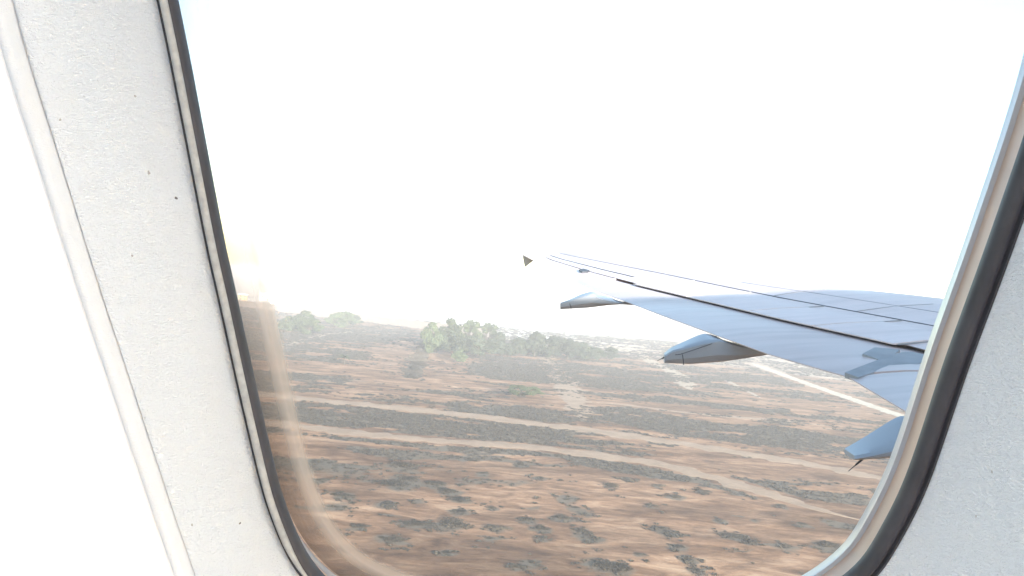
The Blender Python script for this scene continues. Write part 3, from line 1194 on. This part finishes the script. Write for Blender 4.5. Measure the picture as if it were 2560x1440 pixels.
# tip fence
mb = MB()
mb.prism([at_y(x, y, 15.28) for x, y in ((1305, 635), (1312, 668), (1337, 649), (1352, 634), (1345, 612), (1318, 584), (1303, 582))], (0, 1, 0), .04)
part(mb, 'tip_fence', M['fence'], wing_o)


def fairing(Yn, wid, ridge, bottom, apex, nst=26):
    xte = LTE(Yn + wid / 2).x
    rp = [at_y(x, y, Yn) for x, y in ridge]
    bp = [at_y(x, y, Yn) for x, y in bottom]
    rx, rz = [p.x for p in rp], [p.z for p in rp]
    bx, bz = [p.x for p in bp], [p.z for p in bp]
    x0, x1 = min(rx[0], bx[0]), max(rx[-1], bx[-1])
    mb = MB()
    rows = []
    for i in range(nst):
        k = i / (nst - 1)
        x = x0 + (x1 - x0) * k ** 1.4
        zr = float(np.interp(x, rx, rz))
        zb = float(np.interp(x, bx, bz))
        zb = min(zb, zr - .01)
        ap = float(np.interp(x, [x0, x0 + .2, xte - .08, xte + .05, x1], [0.0, apex * .7, apex, 0.0, 0.0]))
        wk = wid * (0.55 + 0.45 * min(1, (x - x0) / .45)) * (1 if k > .0 else .92)
        yc = Yn + wid / 2
        hw = wk / 2
        yn = yc - hw
        yf = yc + hw
        hgt = zr - zb
        rows.append([(x, yn, zr - .012), (x, yn + .015, zr), (x, yn + wk * .3, zr + ap * .35), (x, yc, zr + ap * .6), (x, yf - wk * .3, zr + ap * .85), (x, yf - .015, zr + ap), (x, yf, zr + ap - .012),
                     (x, yf - .004, zb + hgt * .35), (x, yf - wk * .12, zb + hgt * .08), (x, yc + wk * .15, zb), (x, yc - wk * .15, zb), (x, yn + wk * .12, zb + hgt * .08), (x, yn + .004, zb + hgt * .35)])
    mb.grid(rows, True, True)
    o = part(mb, 'flap_track_fairing', M['fairing'], wing_o, smooth=28)
    # cap seam near the tail
    return o, rows


def wick(a, b, Y, r=.006):
    mb = MB()
    p, q = at_y(*a, Y), at_y(*b, Y)
    mb.tube([p, p.lerp(q, .55), p.lerp(q, .56), q], [r * 1.3, r, r * .5, r * .4], 7)
    part(mb, 'static_wick', M['wick'], wing_o)


def seam(Yn, pts, w, name='fairing_seam'):
    mb = MB()
    P = [at_y(x, y, Yn - .0015) for x, y in pts]
    rows = []
    for i, p in enumerate(P):
        t = (P[min(i + 1, len(P) - 1)] - P[max(i - 1, 0)]).normalized()
        n = Vector((-t.z, 0, t.x)) * w / 2
        rows.append([p + n, p - n, p - n + Vector((0, .006, 0)), p + n + Vector((0, .006, 0))])
    mb.grid(rows, True, True)
    part(mb, name, M['seal'], wing_o)


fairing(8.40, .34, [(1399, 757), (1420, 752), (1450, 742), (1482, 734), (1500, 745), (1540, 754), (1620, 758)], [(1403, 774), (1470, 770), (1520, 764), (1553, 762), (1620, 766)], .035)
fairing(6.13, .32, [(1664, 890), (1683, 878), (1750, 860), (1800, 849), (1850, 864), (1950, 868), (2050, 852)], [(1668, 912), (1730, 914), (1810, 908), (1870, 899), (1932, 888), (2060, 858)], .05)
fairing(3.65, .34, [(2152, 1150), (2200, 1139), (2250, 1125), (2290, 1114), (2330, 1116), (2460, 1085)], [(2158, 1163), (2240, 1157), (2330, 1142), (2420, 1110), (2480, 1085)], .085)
wick((1668, 890), (1643, 902), 6.27, .005)
wick((2162, 1143), (2121, 1178), 3.79, .0042)
seam(6.13, [(1706, 886), (1708, 899), (1709, 912)], .006)
seam(6.13, [(1688, 887), (1700, 886), (1740, 873), (1780, 859)], .005)
seam(8.40, [(1424, 759), (1427, 766), (1428, 772)], .008)


# ------------------------------------------------------------------ window and cabin wall
DW = 0.27
TILT = R(14)
WN = Vector((0, math.cos(TILT), math.sin(TILT)))        # outward normal of the window plane
WU = Vector((1, 0, 0))
WV = Vector((0, -math.sin(TILT), math.cos(TILT)))
W0 = Vector((0, DW, 0))


def win_uv(px, py, w):
    v = lray(px, py)
    o = W0 + WN * w
    t = o.dot(WN) / v.dot(WN)
    p = v * t - o
    return p.dot(WU), p.dot(WV)


def P3(u, v, w):
    return W0 + WU * u + WV * v + WN * w


def catmull(pts, n=12):
    out = []
    N = len(pts)
    for i in range(N):
        p0, p1, p2, p3 = (np.array(pts[(i + k - 1) % N]) for k in range(4))
        for q in range(n):
            t = q / n
            out.append(0.5 * ((2 * p1) + (-p0 + p2) * t + (2 * p0 - 5 * p1 + 4 * p2 - p3) * t * t + (-p0 + 3 * p1 - 3 * p2 + p3) * t ** 3))
    return np.array(out)


G_px = [(392, 0), (427, 170), (464, 360), (515, 620), (540, 730), (573, 880), (607, 1032), (640, 1172), (660, 1248), (688, 1325), (714, 1385), (748, 1440),
        (815, 1510), (905, 1565), (1040, 1608), (1230, 1630), (1450, 1636), (1680, 1628), (1870, 1602), (2010, 1560), (2110, 1510),
        (2196, 1440), (2242, 1370), (2294, 1275), (2335, 1177), (2395, 1001), (2430, 900), (2505, 700), (2556, 560), (2640, 320), (2700, 120), (2740, -80), (2750, -280), (2700, -450), (2560, -570), (2300, -640), (1600, -670), (900, -640), (560, -560), (400, -420), (345, -230)]
O_px = [(5, 0), (50, 165), (125, 400), (225, 720), (297, 935), (380, 1185), (467, 1440), (545, 1640), (660, 1850), (860, 2020), (1200, 2110), (1500, 2125), (1900, 2100), (2250, 2010), (2450, 1850), (2560, 1650),
        (2640, 1440), (2750, 1130), (2880, 760), (3010, 380), (3100, 0), (3120, -400), (2980, -750), (2600, -930), (1500, -1000), (500, -930), (90, -760), (-40, -500), (-45, -230)]
NA = 300
CEN = np.array([0.0, 0.03])


def polar(pts):
    d = pts - CEN
    ang = np.unwrap(np.arctan2(d[:, 1], d[:, 0]))
    r = np.hypot(d[:, 0], d[:, 1])
    a = np.mod(np.arctan2(d[:, 1], d[:, 0]), 2 * np.pi)
    o = np.argsort(a)
    a, r = a[o], r[o]
    a = np.concatenate([a - 2 * np.pi, a, a + 2 * np.pi])
    r = np.concatenate([r, r, r])
    th = np.linspace(0, 2 * np.pi, NA, endpoint=False)
    rr = np.interp(th, a, r)
    k = np.array([1, 2, 3, 2, 1]) / 9
    rr = np.convolve(np.concatenate([rr[-2:], rr, rr[:2]]), k, 'valid')
    return np.stack([CEN[0] + rr * np.cos(th), CEN[1] + rr * np.sin(th)], 1)


WREV = -0.036
G = polar(catmull([win_uv(x, y, 0.0) for x, y in G_px]))
O = polar(catmull([win_uv(x, y, WREV) for x, y in O_px]))


def offset(c, n):
    t = np.roll(c, -1, 0) - np.roll(c, 1, 0)
    t /= np.hypot(t[:, 0], t[:, 1])[:, None]
    nin = np.stack([-t[:, 1], t[:, 0]], 1)        # counter-clockwise: left is inward
    return c + nin * n


ASYM = 1 + 0.30 * np.cos(np.linspace(0, 2 * np.pi, NA, endpoint=False))[:, None]

SEAL_W = 1.2 + 0.12 * np.cos(np.linspace(0, 2 * np.pi, NA, endpoint=False))[:, None]


def ring(c, w):
    return [P3(u, v, w) for u, v in c]


def sweep(c, prof, name, mat, parent, closed_prof=False, smooth=50):
    mb = MB()
    rows = [ring(offset(c, n * (SEAL_W if name == 'rubber_seal' else 1.0)), w) for n, w in prof]
    if closed_prof:
        rows.append(rows[0])
    mb.grid(rows, True)
    return part(mb, name, mat, parent, smooth=smooth)


# wall panel with rounded lip round the opening
mb = MB()
rows = []
for n, w in ((-.0038, WREV + .0015), (-.0042, WREV + .0004), (-.0048, WREV + .0001), (-.0062, WREV + .0002), (-.02, WREV - .0012), (-.05, WREV - .0022)):
    rows.append(ring(offset(O, n), w))
last = offset(O, -.05)
for k in (1.3, 2.2, 3.6):
    rows.append([P3(CEN[0] + (u - CEN[0]) * k, CEN[1] + (v - CEN[1]) * k, WREV - .0025) for u, v in last])
mb.grid(rows, True)
panel_o = part(mb, 'wall_panel', M['panel'], smooth=50)
tag(panel_o, 'white plastic cabin wall panel with raised lip')
mb = MB()
rows = []
for k in [0, .03, .06, .1, .16, .24, .34, .45, .56, .68, .8, .9, 1.0]:
    w = WREV * (1 - k) ** 1.15
    c = O * (1 - k) + G * k
    rows.append(ring(c, w + .0045 * math.exp(-k / .05)))
mb.grid(rows, True)
from mathutils.bvhtree import BVHTree
bvh = BVHTree.FromPolygons([Vector(p) for p in mb.v], mb.f)
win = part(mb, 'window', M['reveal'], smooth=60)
for x, y, rr, mk in ((440, 495, .0007, 'mark_dark'), (372, 432, .0006, 'mark_grey'), (300, 858, .0007, 'mark_white'), (361, 1105, .0006, 'mark_white'), (402, 1137, .0006, 'mark_white'), (432, 1230, .0007, 'mark_white'),
                     (455, 1375, .0007, 'mark_white'), (600, 1308, .0004, 'mark_dark'), (480, 1312, .0004, 'mark_grey'), (338, 240, .0004, 'mark_grey'), (245, 762, .0009, 'mark_white'), (2480, 1180, .0004, 'mark_grey'), (2440, 1290, .0003, 'mark_grey'), (150, 300, .0004, 'mark_grey'), (330, 640, .0004, 'mark_grey')):
    hit, nrm, _, _ = bvh.ray_cast(Vector((0, 0, 0)), lray(x, y).normalized())
    if hit is None:
        continue
    if nrm.dot(hit) > 0:
        nrm = -nrm
    ta = nrm.orthogonal().normalized()
    tb = nrm.cross(ta)
    m2 = MB()
    rnd = random.Random(x)
    rim = [hit + (ta * math.cos(q * .785) + tb * math.sin(q * .785)) * rr * rnd.uniform(.5, 1.3) for q in range(8)]
    m2.add(rim + [hit + nrm * rr * .35], [(q, (q + 1) % 8, 8) for q in range(8)])
    part(m2, 'scuff_mark', M[mk], win)
tag(win, 'grained white window surround with dark rubber seal')
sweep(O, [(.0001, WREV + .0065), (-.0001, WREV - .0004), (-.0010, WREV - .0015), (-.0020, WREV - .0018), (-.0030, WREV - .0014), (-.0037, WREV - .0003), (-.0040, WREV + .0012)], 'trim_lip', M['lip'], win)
seal_prof = [(-.0006, .003), (0.0001, -.0003), (.0007, -.0005), (.0011, .0004), (.0014, .0003), (.0019, -.0008), (.0028, -.0014), (.0037, -.0012), (.0044, -.0003), (.0048, .0012), (.0049, .0030), (.0046, .0042)]
sweep(G, seal_prof, 'rubber_seal', M['rubber'], win)


def shifted(c, d):
    return c + np.array([d, 0.0])


def ring_sweep(prof, name, mat, sel=None, smooth=50):
    """prof: (inward offset, shift along the cabin, depth)"""
    mb = MB()
    rows = [ring(shifted(offset(G, n * ASYM - min(1.0, (w - .0034) / .008) * .0014), d * 1.7), w) for n, d, w in prof]
    if sel is None:
        mb.grid(rows, True)
    else:
        mb.grid([[r[i] for i in sel] for r in rows])
    return part(mb, name, mat, win, smooth=smooth)


ring_sweep([(.0045, 0, .0034), (.0042, -.0002, .006), (.0036, -.0008, .009), (.0028, -.0014, .0125), (.0022, -.0019, .0150)], 'spacer_ring', M['spacer'])
ring_sweep([(.0022, -.0019, .0149), (.0029, -.0022, .0155), (.0016, -.0029, .0205), (-.0006, -.0033, .0225), (-.006, -.0033, .028)], 'outer_retainer', M['retainer'])
# silver cord lying in the seal along the aft side
th = np.linspace(0, 2 * np.pi, NA, endpoint=False)
ia = [i for i in range(NA) if R(118) < th[i] < R(236)]
mb = MB()
cpts = [P3(u, v, -.0015) for u, v in offset(G, .0029)]
m = len(ia)
mb.tube([cpts[i] for i in ia], [.0013 * min(1, (min(k, m - 1 - k) + 1) / 8) for k in range(m)], 10)
part(mb, 'seal_cord', M['cord'], win, smooth=60)
# painted edge-refraction film along the aft and lower edge of the outer pane
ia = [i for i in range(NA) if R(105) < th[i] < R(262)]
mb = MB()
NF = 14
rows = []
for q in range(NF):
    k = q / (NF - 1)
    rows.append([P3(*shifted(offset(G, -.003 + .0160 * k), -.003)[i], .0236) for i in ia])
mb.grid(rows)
edge_band = part(mb, 'painted_edge_band', M['edge_band'], win)
at = edge_band.data.attributes.new('across', 'FLOAT', 'POINT')
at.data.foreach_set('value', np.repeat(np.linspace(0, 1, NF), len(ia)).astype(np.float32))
for w0, th, nm in ((.0045, .0016, 'inner_pane'), (.0240, .0040, 'outer_pane')):
    mb = MB()
    c = offset(G, .0018 if nm == 'inner_pane' else -.013)
    vs = ring(c, w0) + ring(c, w0 + th)
    mb.add(vs, [tuple(range(NA))[::-1], tuple(range(NA, 2 * NA))] + [(i, (i + 1) % NA, NA + (i + 1) % NA, NA + i) for i in range(NA)])
    part(mb, nm, M['glass'], win)

# fuselage skin: crown and port side, opened overhead and to starboard to let sky light in
CY, CZ, RF = -1.58, -0.35, 1.98


def shell(name, mat, Rr, a0, a1, x0, x1, hole, na=60, nx=40):
    mb = MB()
    xs = sorted(set(list(np.linspace(x0, x1, nx)) + [hole[0], hole[1]]))
    angs = np.linspace(a0, a1, na)
    idx = {}
    for i, x in enumerate(xs):
        for j, a in enumerate(angs):
            idx[i, j] = len(mb.v)
            mb.v.append((x, CY + Rr * math.cos(a), CZ + Rr * math.sin(a)))
    for i in range(len(xs) - 1):
        for j in range(na - 1):
            xm = (xs[i] + xs[i + 1]) / 2
            am = (angs[j] + angs[j + 1]) / 2
            zm = CZ + Rr * math.sin(am)
            if hole[0] < xm < hole[1] and hole[2] < zm < hole[3] and math.cos(am) > 0:
                continue
            mb.f.append((idx[i, j], idx[i + 1, j], idx[i + 1, j + 1], idx[i, j + 1]))
    return part(mb, name, mat, plane, smooth=40, fixn=False)


shell('fuselage_skin', M['skin_out'], RF, R(-75), R(88), -1.6, 12, (-.24, .24, -.30, .34))
shell('fuselage_skin', M['skin_out'], RF, R(136), R(168), -1.6, 9, (1, 2, 90, 91), 12)  # unseen strip, added to keep direct sun off the window panel
shell('cabin_liner', M['liner'], RF - .11, R(-32), R(84), -1.5, 5.0, (-.5, .5, -.5, .62))
mb = MB()
mb.box((1.8, CY, -1.36), (6.6, 3.2, .06))
part(mb, 'cabin_floor', M['floor'])

# ------------------------------------------------------------------ haze over the field
mb = MB()
mb.box((0, 2400, 11.0), (9000, 5400, 24.4))
hz = mb.build('haze', None)
hm = bpy.data.materials.new('haze_air')
hm.use_nodes = True
nt = hm.node_tree
nt.nodes.clear()
ho = nt.nodes.new('ShaderNodeOutputMaterial')
pv = nt.nodes.new('ShaderNodeVolumePrincipled')
pv.inputs['Color'].default_value = (0.93, 0.94, 0.95, 1)
pv.inputs['Density'].default_value = 0.00105
pv.inputs['Anisotropy'].default_value = 0.0
nt.links.new(pv.outputs[0], ho.inputs['Volume'])
hz.data.materials.append(hm)
tag(hz, 'pale morning haze lying over the field', 'haze', kind='stuff')
